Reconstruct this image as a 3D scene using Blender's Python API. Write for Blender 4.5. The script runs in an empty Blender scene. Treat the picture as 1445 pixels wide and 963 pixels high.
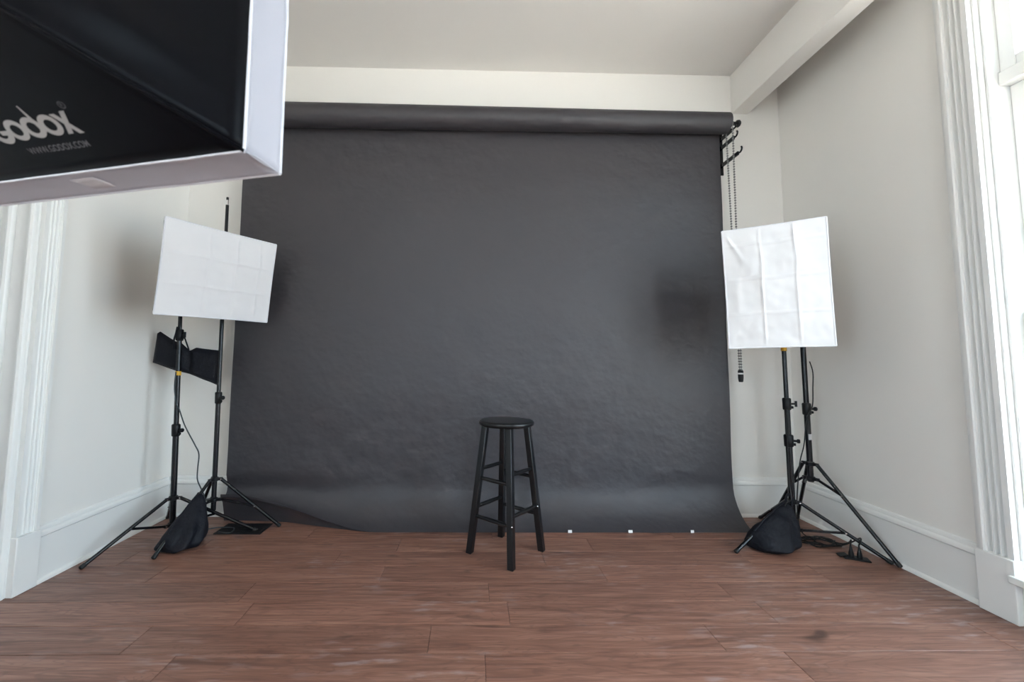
import bpy, bmesh, math, random
from mathutils import Vector, Matrix, noise
random.seed(7)
sc = bpy.context.scene
C = sc.collection
V = Vector

# ------------------------------------------------------------------ camera
CAM_H = 1.09
yaw, pitch, roll = 0.0196, 0.0793, 0.0086
f_ = V((math.sin(yaw)*math.cos(pitch), math.cos(yaw)*math.cos(pitch), math.sin(pitch)))
r0 = V((math.cos(yaw), -math.sin(yaw), 0)); u0 = r0.cross(f_)
r_ = r0*math.cos(roll) + u0*math.sin(roll); u_ = -r0*math.sin(roll) + u0*math.cos(roll)
cam = bpy.data.cameras.new('camera'); co = bpy.data.objects.new('camera', cam); C.objects.link(co)
co.matrix_world = Matrix(((r_.x, u_.x, -f_.x, 0), (r_.y, u_.y, -f_.y, 0), (r_.z, u_.z, -f_.z, CAM_H), (0, 0, 0, 1)))
cam.sensor_width = 36; cam.lens = 590.2/1445*36
cam.shift_x = (722.5-679.6)/1445; cam.shift_y = -(481.5-461.6)/1445
cam.clip_start = 0.02
cam.dof.use_dof = True; cam.dof.focus_distance = 2.6; cam.dof.aperture_fstop = 4.5
sc.camera = co

# ------------------------------------------------------------------ world, daylight, exposure
SKY = 9.0
w = bpy.data.worlds.new('overcast_sky'); sc.world = w; w.use_nodes = True
bg = w.node_tree.nodes['Background']; bg.inputs[0].default_value = (0.68, 0.835, 1.0, 1); bg.inputs[1].default_value = SKY
sc.view_settings.view_transform = 'Standard'; sc.view_settings.look = 'None'
sc.view_settings.exposure = 0.30; sc.view_settings.gamma = 1; sc.view_settings.use_curve_mapping = False

# room measures
XL, XR, YB, YF, ZC = -2.10, 2.33, 3.034, -2.6, 3.30
WIN1 = (0.92, 1.797, 0.20, 2.95)          # y0 y1 z0 z1 of the window in view
FILL_WIN2 = (-1.75, -0.40, 0.20, 2.95)         # unseen left-wall window behind the camera, added for fill light
FILL_WIN4 = (-0.85, 0.55, 0.20, 2.95)          # unseen right-wall window level with the camera, added for more light
FILL_WIN3 = (-0.05, 1.05, 0.85, 2.70)           # x0 x1 z0 z1 of an unseen window behind the camera, added for frontal fill
DOOR = (1.02, 2.02, 0.0, 2.55)

def portal(y0, y1, z0, z1, x, rot):
    l = bpy.data.lights.new('window_daylight', 'AREA'); l.shape = 'RECTANGLE'
    l.size = z1-z0; l.size_y = y1-y0; l.cycles.is_portal = True
    o = bpy.data.objects.new('window_daylight', l); C.objects.link(o)
    o.location = (x, (y0+y1)/2, (z0+z1)/2); o.rotation_euler = (0, math.radians(rot), 0)
portal(*WIN1, XR+0.20, 90); portal(*FILL_WIN2, XL-0.20, -90); portal(*FILL_WIN4, XR+0.20, 90)  # portals for the seen window and two added ones
l3 = bpy.data.lights.new('window_daylight', 'AREA'); l3.shape = 'RECTANGLE'; l3.size = FILL_WIN3[1]-FILL_WIN3[0]; l3.size_y = FILL_WIN3[3]-FILL_WIN3[2]; l3.cycles.is_portal = True
o3 = bpy.data.objects.new('window_daylight', l3); C.objects.link(o3); o3.location = ((FILL_WIN3[0]+FILL_WIN3[1])/2, YF-0.2, (FILL_WIN3[2]+FILL_WIN3[3])/2); o3.rotation_euler = (math.radians(90), 0, 0)  # portal of the added window behind the camera
# added sun high over the far side of the house: it never reaches through a window, it lights the paving to bounce warm light onto the ceiling
sun = bpy.data.lights.new('sun', 'SUN'); sun.energy = 46.0; sun.angle = math.radians(0.6); sun.color = (1.0, 0.90, 0.82)
so = bpy.data.objects.new('sun', sun); C.objects.link(so); so.rotation_euler = (math.radians(-42), 0, 0)

# ------------------------------------------------------------------ materials
MATS = {}
def mat(name, col, rough=0.5, spec=0.5, metal=0.0, var=0.0, vscale=8.0, bump=0.0, bscale=60.0, sheen=0.0):
    if name in MATS: return MATS[name]
    m = bpy.data.materials.new(name); m.use_nodes = True; nt = m.node_tree
    b = nt.nodes['Principled BSDF']
    b.inputs['Base Color'].default_value = (*col, 1); b.inputs['Roughness'].default_value = rough
    b.inputs['Specular IOR Level'].default_value = spec; b.inputs['Metallic'].default_value = metal
    if sheen: b.inputs['Sheen Weight'].default_value = sheen; b.inputs['Sheen Roughness'].default_value = 0.5
    tc = nt.nodes.new('ShaderNodeTexCoord')
    if var:
        n = nt.nodes.new('ShaderNodeTexNoise'); n.inputs['Scale'].default_value = vscale; n.inputs['Detail'].default_value = 4
        nt.links.new(tc.outputs['Object'], n.inputs['Vector'])
        rp = nt.nodes.new('ShaderNodeMapRange'); rp.inputs[3].default_value = 1-var; rp.inputs[4].default_value = 1+var
        nt.links.new(n.outputs['Fac'], rp.inputs[0])
        mx = nt.nodes.new('ShaderNodeVectorMath'); mx.operation = 'SCALE'; mx.inputs[0].default_value = col
        nt.links.new(rp.outputs[0], mx.inputs['Scale']); nt.links.new(mx.outputs[0], b.inputs['Base Color'])
    if bump:
        n2 = nt.nodes.new('ShaderNodeTexNoise'); n2.inputs['Scale'].default_value = bscale; n2.inputs['Detail'].default_value = 3
        nt.links.new(tc.outputs['Object'], n2.inputs['Vector'])
        bp = nt.nodes.new('ShaderNodeBump'); bp.inputs['Strength'].default_value = bump; bp.inputs['Distance'].default_value = 0.01
        nt.links.new(n2.outputs['Fac'], bp.inputs['Height']); nt.links.new(bp.outputs[0], b.inputs['Normal'])
    MATS[name] = m; return m

M_wall = mat('wall_paint', (0.865, 0.835, 0.79), 0.55, 0.3, var=0.015, vscale=2, bump=0.03, bscale=180)
M_ceil = mat('ceiling_paint', (0.80, 0.77, 0.735), 0.7, 0.2, var=0.02, vscale=2)
M_trim = mat('trim_paint', (0.85, 0.84, 0.815), 0.32, 0.45)
M_black_wood = mat('black_lacquered_wood', (0.005, 0.005, 0.006), 0.30, 0.48, var=0.2, vscale=20)
M_black_metal = mat('black_powdercoat', (0.006, 0.006, 0.008), 0.24, 0.42)
M_black_plastic = mat('black_plastic', (0.006, 0.006, 0.007), 0.42, 0.3)
M_chrome = mat('bright_steel', (0.75, 0.75, 0.76), 0.22, 0.5, metal=1.0)
M_yellow = mat('yellow_plastic', (0.72, 0.40, 0.03), 0.45, 0.4)
M_white_cloth = mat('white_diffuser_cloth', (0.74, 0.73, 0.74), 0.85, 0.1, bump=0.05, bscale=400)
M_white_edge = mat('white_binding', (0.72, 0.72, 0.75), 0.6, 0.2)
def lip_material():
    m = bpy.data.materials.new('white_translucent_lip'); m.use_nodes = True; nt = m.node_tree
    b = nt.nodes['Principled BSDF']; b.inputs['Base Color'].default_value = (0.56, 0.55, 0.59, 1); b.inputs['Roughness'].default_value = 0.5; b.inputs['Specular IOR Level'].default_value = 0.2
    t = nt.nodes.new('ShaderNodeBsdfTranslucent'); t.inputs[0].default_value = (0.75, 0.74, 0.80, 1)
    mx = nt.nodes.new('ShaderNodeMixShader'); mx.inputs[0].default_value = 0.45
    out = [n for n in nt.nodes if n.type == 'OUTPUT_MATERIAL'][0]
    tc = nt.nodes.new('ShaderNodeTexCoord'); n2 = nt.nodes.new('ShaderNodeTexNoise'); n2.inputs['Scale'].default_value = 30; nt.links.new(tc.outputs['Object'], n2.inputs['Vector'])
    bp = nt.nodes.new('ShaderNodeBump'); bp.inputs['Strength'].default_value = 0.08; bp.inputs['Distance'].default_value = 0.01; nt.links.new(n2.outputs['Fac'], bp.inputs['Height']); nt.links.new(bp.outputs[0], b.inputs['Normal'])
    nt.links.new(b.outputs[0], mx.inputs[1]); nt.links.new(t.outputs[0], mx.inputs[2]); nt.links.new(mx.outputs[0], out.inputs[0]); return m
M_lip = lip_material()
M_nylon = mat('black_nylon', (0.0018, 0.0018, 0.003), 0.34, 0.075, var=0.2, vscale=6, bump=0.10, bscale=9)
M_bag = mat('black_canvas', (0.008, 0.0085, 0.013), 0.60, 0.22, var=0.25, vscale=40, bump=0.4, bscale=60)
M_lip_edge = mat('lip_binding', (0.64, 0.63, 0.67), 0.6, 0.2)
M_rubber = mat('black_cable_rubber', (0.010, 0.010, 0.010), 0.5, 0.4)
M_grey_cable = mat('grey_cable_rubber', (0.045, 0.055, 0.06), 0.5, 0.4)
M_tape = mat('white_tape', (0.75, 0.74, 0.72), 0.6, 0.2)
M_logo = mat('grey_print', (0.30, 0.28, 0.27), 0.7, 0.2)
M_logo_dim = mat('dim_grey_print', (0.11, 0.105, 0.11), 0.7, 0.2)
M_silver_inside = mat('silver_lining', (0.7, 0.7, 0.72), 0.3, 0.5, metal=0.9)
M_chain = mat('chain_plastic', (0.24, 0.235, 0.22), 0.4, 0.5)
M_sticker = mat('pale_sticker', (0.55, 0.55, 0.56), 0.5, 0.4)
M_ground = mat('outdoor_paving', (0.50, 0.48, 0.45), 0.9, 0.1, var=0.1)
M_door = mat('door_paint', (0.62, 0.62, 0.61), 0.35, 0.4)
M_register = mat('black_floor_plate', (0.008, 0.008, 0.009), 0.6, 0.3)

def paper_material():
    m = bpy.data.materials.new('black_seamless_paper'); m.use_nodes = True; nt = m.node_tree; b = nt.nodes['Principled BSDF']
    b.inputs['Base Color'].default_value = (0.044, 0.040, 0.045, 1); b.inputs['Roughness'].default_value = 0.47
    b.inputs['Specular IOR Level'].default_value = 0.52
    tc = nt.nodes.new('ShaderNodeTexCoord')
    mp = nt.nodes.new('ShaderNodeMapping'); mp.inputs['Rotation'].default_value = (0, 0.6, 0); mp.inputs['Scale'].default_value = (1.0, 1, 1.25)
    nt.links.new(tc.outputs['Object'], mp.inputs[0])
    n1 = nt.nodes.new('ShaderNodeTexNoise'); n1.inputs['Scale'].default_value = 7.0; n1.inputs['Detail'].default_value = 2.5
    nt.links.new(mp.outputs[0], n1.inputs['Vector'])
    n2 = nt.nodes.new('ShaderNodeTexNoise'); n2.inputs['Scale'].default_value = 24.0; n2.inputs['Detail'].default_value = 3
    nt.links.new(mp.outputs[0], n2.inputs['Vector'])
    b1 = nt.nodes.new('ShaderNodeBump'); b1.inputs['Strength'].default_value = 0.52; b1.inputs['Distance'].default_value = 0.02
    b2 = nt.nodes.new('ShaderNodeBump'); b2.inputs['Strength'].default_value = 0.16; b2.inputs['Distance'].default_value = 0.01
    nt.links.new(n1.outputs['Fac'], b1.inputs['Height']); nt.links.new(n2.outputs['Fac'], b2.inputs['Height'])
    nt.links.new(b1.outputs[0], b2.inputs['Normal']); nt.links.new(b2.outputs[0], b.inputs['Normal'])
    return m
M_paper = paper_material()

def plank_material():
    m = bpy.data.materials.new('brown_vinyl_plank'); m.use_nodes = True; nt = m.node_tree; b = nt.nodes['Principled BSDF']
    N = nt.nodes.new; L = nt.links.new
    geo = N('ShaderNodeNewGeometry'); oi = N('ShaderNodeObjectInfo')
    off = N('ShaderNodeVectorMath'); off.operation = 'MULTIPLY'; off.inputs[1].default_value = (13.0, 7.0, 3.0)
    cmb = N('ShaderNodeCombineXYZ')
    for i in range(3): L(oi.outputs['Random'], cmb.inputs[i])
    L(cmb.outputs[0], off.inputs[0])
    add = N('ShaderNodeVectorMath'); add.operation = 'ADD'; L(geo.outputs['Position'], add.inputs[0]); L(off.outputs[0], add.inputs[1])
    def nz(scale, mapscale, detail=5, dist=0.0, src=None):
        mp = N('ShaderNodeMapping'); mp.inputs['Scale'].default_value = mapscale; L((src or add).outputs[0], mp.inputs[0])
        n = N('ShaderNodeTexNoise'); n.inputs['Scale'].default_value = scale; n.inputs['Detail'].default_value = detail
        n.inputs['Distortion'].default_value = dist; L(mp.outputs[0], n.inputs['Vector']); return n
    grain = nz(5, (0.55, 8, 1), 5, 1.2)
    fine = nz(20, (0.5, 7, 1), 5)
    cath = nz(2.2, (0.8, 5, 1), 2, 1.5)
    ring = N('ShaderNodeMath'); ring.operation = 'SINE'
    mul = N('ShaderNodeMath'); mul.operation = 'MULTIPLY'; mul.inputs[1].default_value = 60; L(cath.outputs['Fac'], mul.inputs[0]); L(mul.outputs[0], ring.inputs[0])
    cr = N('ShaderNodeValToRGB'); L(grain.outputs['Fac'], cr.inputs[0])
    e = cr.color_ramp.elements; e[0].position = 0.28; e[0].color = (0.160, 0.072, 0.050, 1); e[1].position = 0.72; e[1].color = (0.380, 0.200, 0.142, 1)
    x = e.new(0.5); x.color = (0.280, 0.132, 0.091, 1)
    def mixc(a, bcol, fac, mode='MIX'):
        mx = N('ShaderNodeMix'); mx.data_type = 'RGBA'; mx.blend_type = mode
        if isinstance(fac, (int, float)): mx.inputs[0].default_value = fac
        else: L(fac, mx.inputs[0])
        L(a, mx.inputs[6])
        if isinstance(bcol, tuple): mx.inputs[7].default_value = bcol
        else: L(bcol, mx.inputs[7])
        return mx.outputs[2]
    def rng(src, a, b_, c, d):
        r = N('ShaderNodeMapRange'); r.inputs[1].default_value = a; r.inputs[2].default_value = b_; r.inputs[3].default_value = c; r.inputs[4].default_value = d
        L(src, r.inputs[0]); return r.outputs[0]
    col = mixc(cr.outputs[0], (0.125, 0.060, 0.045, 1), rng(fine.outputs['Fac'], 0.54, 0.74, 0, 0.45))
    col = mixc(col, (0.14, 0.068, 0.05, 1), rng(ring.outputs[0], 0.45, 1.0, 0, 0.38))
    knot = nz(4.5, (0.9, 2.6, 1), 2, 0.5)
    col = mixc(col, (0.05, 0.022, 0.016, 1), rng(knot.outputs['Fac'], 0.66, 0.78, 0, 0.75))
    # per plank tone
    sc_ = N('ShaderNodeVectorMath'); sc_.operation = 'SCALE'; L(col, sc_.inputs[0]); L(rng(oi.outputs['Random'], 0, 1, 0.78, 1.02), sc_.inputs['Scale'])
    # chalky scuffs left by traffic
    sca = nz(1.5, (1.0, 1.6, 1), 2, src=geo); scb = nz(16, (0.5, 2.0, 1), 4, src=geo)
    ma = N('ShaderNodeMath'); ma.operation = 'MULTIPLY'; L(rng(sca.outputs['Fac'], 0.48, 0.62, 0, 1), ma.inputs[0]); L(rng(scb.outputs['Fac'], 0.54, 0.70, 0, 0.6), ma.inputs[1])
    col = mixc(sc_.outputs[0], (0.42, 0.34, 0.33, 1), ma.outputs[0])
    L(col, b.inputs['Base Color'])
    L(rng(grain.outputs['Fac'], 0.3, 0.7, 0.44, 0.34), b.inputs['Roughness'])
    b.inputs['Specular IOR Level'].default_value = 0.6
    bp = N('ShaderNodeBump'); bp.inputs['Strength'].default_value = 0.12; bp.inputs['Distance'].default_value = 0.003
    L(fine.outputs['Fac'], bp.inputs['Height']); L(bp.outputs[0], b.inputs['Normal'])
    return m
M_plank = plank_material()
M_seam = mat('dark_plank_joint', (0.045, 0.025, 0.02), 0.8, 0.2)

def glass_material():
    m = bpy.data.materials.new('window_glass'); m.use_nodes = True; nt = m.node_tree
    for n in list(nt.nodes):
        if n.type != 'OUTPUT_MATERIAL': nt.nodes.remove(n)
    out = [n for n in nt.nodes if n.type == 'OUTPUT_MATERIAL'][0]
    t = nt.nodes.new('ShaderNodeBsdfTransparent'); g = nt.nodes.new('ShaderNodeBsdfGlossy'); g.inputs['Roughness'].default_value = 0.02
    t.inputs[0].default_value = (0.96, 0.98, 0.97, 1)
    lw = nt.nodes.new('ShaderNodeLayerWeight'); lw.inputs[0].default_value = 0.5
    pw = nt.nodes.new('ShaderNodeMath'); pw.operation = 'POWER'; pw.inputs[1].default_value = 5; nt.links.new(lw.outputs['Facing'], pw.inputs[0])
    fr = nt.nodes.new('ShaderNodeMath'); fr.operation = 'MULTIPLY_ADD'; fr.inputs[1].default_value = 0.9; fr.inputs[2].default_value = 0.04; nt.links.new(pw.outputs[0], fr.inputs[0])
    mx = nt.nodes.new('ShaderNodeMixShader'); nt.links.new(fr.outputs[0], mx.inputs[0]); nt.links.new(t.outputs[0], mx.inputs[1]); nt.links.new(g.outputs[0], mx.inputs[2])
    nt.links.new(mx.outputs[0], out.inputs[0]); return m
M_glass = glass_material()

# ------------------------------------------------------------------ mesh helpers (all shapes given in world coordinates)
class MB:
    def __init__(s): s.v = []; s.f = []
    def add(s, vs, fs):
        o = len(s.v); s.v += [V(p) for p in vs]; s.f += [tuple(i+o for i in q) for q in fs]; return s
    def box(s, a, b):
        (x0, y0, z0), (x1, y1, z1) = a, b
        return s.add([(x0,y0,z0),(x1,y0,z0),(x1,y1,z0),(x0,y1,z0),(x0,y0,z1),(x1,y0,z1),(x1,y1,z1),(x0,y1,z1)],
                     [(0,3,2,1),(4,5,6,7),(0,1,5,4),(1,2,6,5),(2,3,7,6),(3,0,4,7)])
    def obox(s, c, ax, ay, az):      # oriented box, half-axes
        c = V(c); ax, ay, az = V(ax), V(ay), V(az)
        p = [c+ax*i+ay*j+az*k for k in (-1,1) for (i,j) in ((-1,-1),(1,-1),(1,1),(-1,1))]
        return s.add(p, [(0,3,2,1),(4,5,6,7),(0,1,5,4),(1,2,6,5),(2,3,7,6),(3,0,4,7)])
    def bar(s, p0, p1, w, h, up=(0,0,1)):   # rectangular bar between two points
        p0, p1 = V(p0), V(p1); d = (p1-p0); l = d.length; d.normalize()
        sd = d.cross(V(up));
        if sd.length < 1e-5: sd = d.cross(V((0,1,0)))
        sd.normalize(); n = sd.cross(d)
        return s.obox((p0+p1)/2, sd*w/2, n*h/2, d*l/2)
    def cyl(s, p0, p1, r0, r1=None, seg=16):
        p0, p1 = V(p0), V(p1); r1 = r0 if r1 is None else r1
        return s.rings([(p0, r0), (p1, r1)], (p1-p0).normalized(), seg)
    def rings(s, pr, axis, seg=16):  # lathe along one axis: list of (point, radius)
        axis = V(axis).normalized(); a = axis.orthogonal().normalized(); b = axis.cross(a)
        vs = []; fs = []
        for p, r in pr:
            vs += [V(p)+(a*math.cos(t)+b*math.sin(t))*r for t in [2*math.pi*k/seg for k in range(seg)]]
        for i in range(len(pr)-1):
            for k in range(seg):
                fs.append((i*seg+k, i*seg+(k+1)%seg, (i+1)*seg+(k+1)%seg, (i+1)*seg+k))
        fs.append(tuple(reversed(range(seg)))); fs.append(tuple((len(pr)-1)*seg+k for k in range(seg)))
        return s.add(vs, fs)
    def tube(s, pts, r, seg=8, smooth=0):
        pts = [V(p) for p in pts]
        if smooth:
            q = []
            n = len(pts)
            for i in range(n-1):
                a, b, c, d = pts[max(i-1,0)], pts[i], pts[i+1], pts[min(i+2,n-1)]
                for k in range(smooth):
                    t = k/smooth
                    q.append(0.5*((2*b)+(c-a)*t+(2*a-5*b+4*c-d)*t*t+(3*b-a-3*c+d)*t**3))
            q.append(pts[-1]); pts = q
        vs = []; fs = []; prev = None
        for i, p in enumerate(pts):
            d = (pts[min(i+1,len(pts)-1)]-pts[max(i-1,0)]).normalized()
            a = d.orthogonal().normalized() if prev is None else (prev - d*prev.dot(d)).normalized()
            prev = a; b = d.cross(a)
            vs += [p+(a*math.cos(t)+b*math.sin(t))*r for t in [2*math.pi*k/seg for k in range(seg)]]
        for i in range(len(pts)-1):
            for k in range(seg):
                fs.append((i*seg+k, i*seg+(k+1)%seg, (i+1)*seg+(k+1)%seg, (i+1)*seg+k))
        fs.append(tuple(reversed(range(seg)))); fs.append(tuple((len(pts)-1)*seg+k for k in range(seg)))
        return s.add(vs, fs)
    def sphere(s, c, r, seg=8, rings=5):
        c = V(c)
        return s.rings([(c+V((0,0,-r*math.cos(math.pi*(i+.5)/rings))), r*math.sin(math.pi*(i+.5)/rings)) for i in range(rings)], (0,0,1), seg)
    def extrude(s, poly, a, b):      # closed 3d outline moved from offset a to offset b
        a, b = V(a), V(b); n = len(poly)
        vs = [V(p)+a for p in poly]+[V(p)+b for p in poly]
        fs = [(i, (i+1)%n, n+(i+1)%n, n+i) for i in range(n)]+[tuple(reversed(range(n))), tuple(range(n, 2*n))]
        return s.add(vs, fs)
    def grid(s, nu, nv, fn, closed_u=False):
        vs = [fn(i/(nu if closed_u else nu-1), j/(nv-1)) for j in range(nv) for i in range(nu)]
        fs = [(j*nu+i, j*nu+(i+1)%nu, (j+1)*nu+(i+1)%nu, (j+1)*nu+i) for j in range(nv-1) for i in range(nu if closed_u else nu-1)]
        return s.add(vs, fs)
    def build(s, name, m, parent=None, smooth=None, bevel=0, sub=0, solid=0):
        org = V((0,0,0)); q = parent
        while q is not None: org += q.location; q = q.parent
        me = bpy.data.meshes.new(name); me.from_pydata([tuple(p-org) for p in s.v], [], s.f)
        bm = bmesh.new(); bm.from_mesh(me); bmesh.ops.recalc_face_normals(bm, faces=bm.faces); bm.to_mesh(me); bm.free()
        if isinstance(m, (list, tuple)):
            for k in m: me.materials.append(k)
        else: me.materials.append(m)
        o = bpy.data.objects.new(name, me); C.objects.link(o); o.parent = parent
        if solid:
            md = o.modifiers.new('solid', 'SOLIDIFY'); md.thickness = solid; md.offset = 0
        if sub:
            md = o.modifiers.new('sub', 'SUBSURF'); md.levels = sub; md.render_levels = sub
        if bevel:
            md = o.modifiers.new('bevel', 'BEVEL'); md.width = bevel; md.segments = 2; md.limit_method = 'ANGLE'; md.angle_limit = math.radians(40)
        if smooth is None: smooth = True
        if smooth:
            me.shade_smooth()
            if not sub: me.set_sharp_from_angle(angle=math.radians(38))
        return o

def tag(o, label, cat, group=None, kind=None):
    o['label'] = label; o['category'] = cat
    if group: o['group'] = group
    if kind: o['kind'] = kind
    return o
def thing(name, loc, label, cat, group=None, kind=None):
    o = bpy.data.objects.new(name, None); C.objects.link(o); o.location = loc; o.empty_display_size = 0.05
    return tag(o, label, cat, group, kind)

# ================================================================== SETTING
# floor: sub-floor slab carrying each vinyl plank
fl = MB().box((XL-0.4, YF-0.2, -0.12), (XR+0.3, YB+0.1, -0.006)).build('floor', M_seam, smooth=False)
tag(fl, 'reddish brown wood-look vinyl plank floor with pale scuffs', 'floor', kind='structure')
PW, PL, GAP = 0.1667, 1.13, 0.0009
row_joint = {-3: 0.055, -2: -0.16, -1: -0.965, 0: 0.086, 1: -0.45, 2: 0.40, 3: -0.425, 4: -1.0, 5: 0.2}
base_y = 1.985
plank_meshes = {}
k0 = math.floor((YF-base_y)/PW); k1 = math.ceil((YB-base_y)/PW)
for k in range(k0, k1):
    y0 = max(base_y+k*PW, YF); y1 = min(base_y+(k+1)*PW, YB)
    if y1-y0 < 0.02: continue
    j = row_joint.get(k, random.uniform(-0.55, 0.55))
    x = j-PL*math.ceil((j-XL)/PL)
    while x < XR:
        a, b = max(x, XL), min(x+PL, XR)
        if b-a > 0.03:
            key = (round(b-a, 4), round(y1-y0, 4))
            if key not in plank_meshes:
                L_, W_ = (b-a)/2-GAP, (y1-y0)/2-GAP; e = 0.0012
                me = bpy.data.meshes.new('plank')
                me.from_pydata([(-L_,-W_,-.006),(L_,-W_,-.006),(L_,W_,-.006),(-L_,W_,-.006),(-L_,-W_,-e*.6),(L_,-W_,-e*.6),(L_,W_,-e*.6),(-L_,W_,-e*.6),
                                (-L_+e,-W_+e,0),(L_-e,-W_+e,0),(L_-e,W_-e,0),(-L_+e,W_-e,0)], [],
                               [(0,3,2,1),(0,1,5,4),(1,2,6,5),(2,3,7,6),(3,0,4,7),(4,5,9,8),(5,6,10,9),(6,7,11,10),(7,4,8,11),(8,9,10,11)])
                me.materials.append(M_plank); plank_meshes[key] = me
            o = bpy.data.objects.new('plank', plank_meshes[key]); C.objects.link(o); o.parent = fl
            o.location = ((a+b)/2, (y0+y1)/2, 0)
        x += PL
# door threshold strip of floor inside the left doorway
wb = MB().box((XL-0.4, YB, 0), (XR+0.3, YB+0.15, ZC)).build('wall_back', M_wall, smooth=False)
tag(wb, 'cream painted back wall behind the black paper', 'wall', kind='structure')
y0, y1, z0, z1 = DOOR
a, b, c, d = FILL_WIN2; T = XL-0.18
wl = MB().box((XL-0.4, y1, 0), (XL, YB, ZC)).box((XL-0.4, y0, z1), (XL, y1, ZC)).box((XL-0.4, b+0.3, 0), (XL, y0, ZC)).box((T, b, 0), (XL, b+0.3, ZC)).box((T, a, 0), (XL, b, c)).box((T, a, d), (XL, b, ZC)).box((T, YF, 0), (XL, a, ZC)).build('wall_left', M_wall, smooth=False)
tag(wl, 'white left wall carrying the shadow of the softbox', 'wall', kind='structure')
m = MB(); ys = YF
for (a, b, c, d) in (FILL_WIN4, WIN1):
    m.box((XR, ys, 0), (XR+0.18, a, ZC)).box((XR, a, 0), (XR+0.18, b, c)).box((XR, a, d), (XR+0.18, b, ZC)); ys = b
m.box((XR, ys, 0), (XR+0.18, YB, ZC))
wr = m.build('wall_right', M_wall, smooth=False)
tag(wr, 'grey-white right wall beside the tall window', 'wall', kind='structure')
a, b, c, d = FILL_WIN3
wf = MB().box((XL-0.4, YF-0.15, 0), (a, YF, ZC)).box((b, YF-0.15, 0), (XR+0.3, YF, ZC)).box((a, YF-0.15, 0), (b, YF, c)).box((a, YF-0.15, d), (b, YF, ZC)).build('wall_front', M_wall, smooth=False)
tag(wf, 'plain white wall behind the camera', 'wall', kind='structure')
ce = MB().box((XL-0.4, YF-0.15, ZC), (XR+0.3, YB+0.15, ZC+0.1)).build('ceiling', M_ceil, smooth=False)
tag(ce, 'smooth off-white ceiling above the paper roll', 'ceiling', kind='structure')
bmn = MB().box((1.963, YF, 2.9925), (2.0895, YB, ZC)).build('trim_1', M_wall, smooth=False, bevel=0.004)
tag(bmn, 'white boxed ceiling beam running along the right wall', 'beam', kind='structure')
gr = MB().box((-22, -22, -0.75), (22, 22, -0.65)).build('outdoor_ground', M_ground, smooth=False)  # unseen ground, put in to bounce light up through the windows
tag(gr, 'pale ground outside the windows, added to bounce daylight indoors', 'ground', kind='structure')

# baseboards: board, cap moulding and shoe
def baseboard(side, p0, p1, nrm, label):
    p0, p1, n = V(p0), V(p1), V(nrm)
    def prof(pts): 
        m = MB(); return m.extrude([p0+n*a+V((0,0,z)) for a, z in pts], (0,0,0), p1-p0)
    o = prof([(0,0),(0.016,0),(0.016,0.215),(0,0.215)]).build('baseboard_'+side, M_trim, smooth=False)
    tag(o, label, 'baseboard', kind='structure')
    prof([(0,0.2151),(0.017,0.2151),(0.024,0.222),(0.024,0.236),(0.020,0.243),(0.013,0.247),(0.013,0.258),(0.009,0.266),(0,0.270)]).build('cap_moulding', M_trim, o)
    prof([(0.0161,0.0005),(0.030,0.0005),(0.029,0.010),(0.024,0.017),(0.0161,0.021)]).build('shoe_moulding', M_trim, o)
baseboard('back', (XL, YB, 0), (XR, YB, 0), (0,-1,0), 'white baseboard along the back wall behind the paper')
baseboard('left', (XL, 2.130, 0), (XL, YB-0.03, 0), (1,0,0), 'tall white baseboard at the foot of the left wall')
baseboard('right', (XR, 1.94, 0), (XR, YB-0.03, 0), (-1,0,0), 'tall white baseboard at the foot of the right wall')

# fluted casings beside window and doorway
def casing(name, x, y0, y1, z1, n, label, fd=.024):
    w = y1-y0; d = lambda a, t: (x+n*t, y0+a*w)
    th = .022+max(0, fd-.016)
    pr = [(0,0),(0,th),(.13,th)]
    for c in (.25, .44, .63):
        pr += [(c-.075,th),(c-.070,th-fd*.55),(c-.035,th-fd*.92),(c,th-fd),(c+.035,th-fd*.92),(c+.070,th-fd*.55),(c+.075,th)]
    pr += [(.77,th),(.78,th+.009),(.94,th+.009),(1,th+.003),(1,0)]
    o = MB().extrude([(*d(a, t), 0.262) for a, t in pr], (0,0,0), (0,0,z1-0.262)).build(name, M_trim)
    tag(o, label, 'casing', kind='structure')
    MB().box((min(x, x+n*(th+.012)), y0-.006, 0.0005), (max(x, x+n*(th+.012)), y1+.004, 0.2615)).build('plinth_block', M_trim, o, bevel=.003)
casing('trim_2', XR, 1.797, 1.927, 3.0, -1, 'fluted white casing on a plinth block at the window edge')
casing('trim_3', XL, 2.022, 2.122, 2.62, 1, 'fluted white casing on a plinth block at the left doorway', .007)
casing('trim_4', XR, 0.790, 0.918, 3.0, -1, 'fluted white casing at the near edge of the window')

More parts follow.
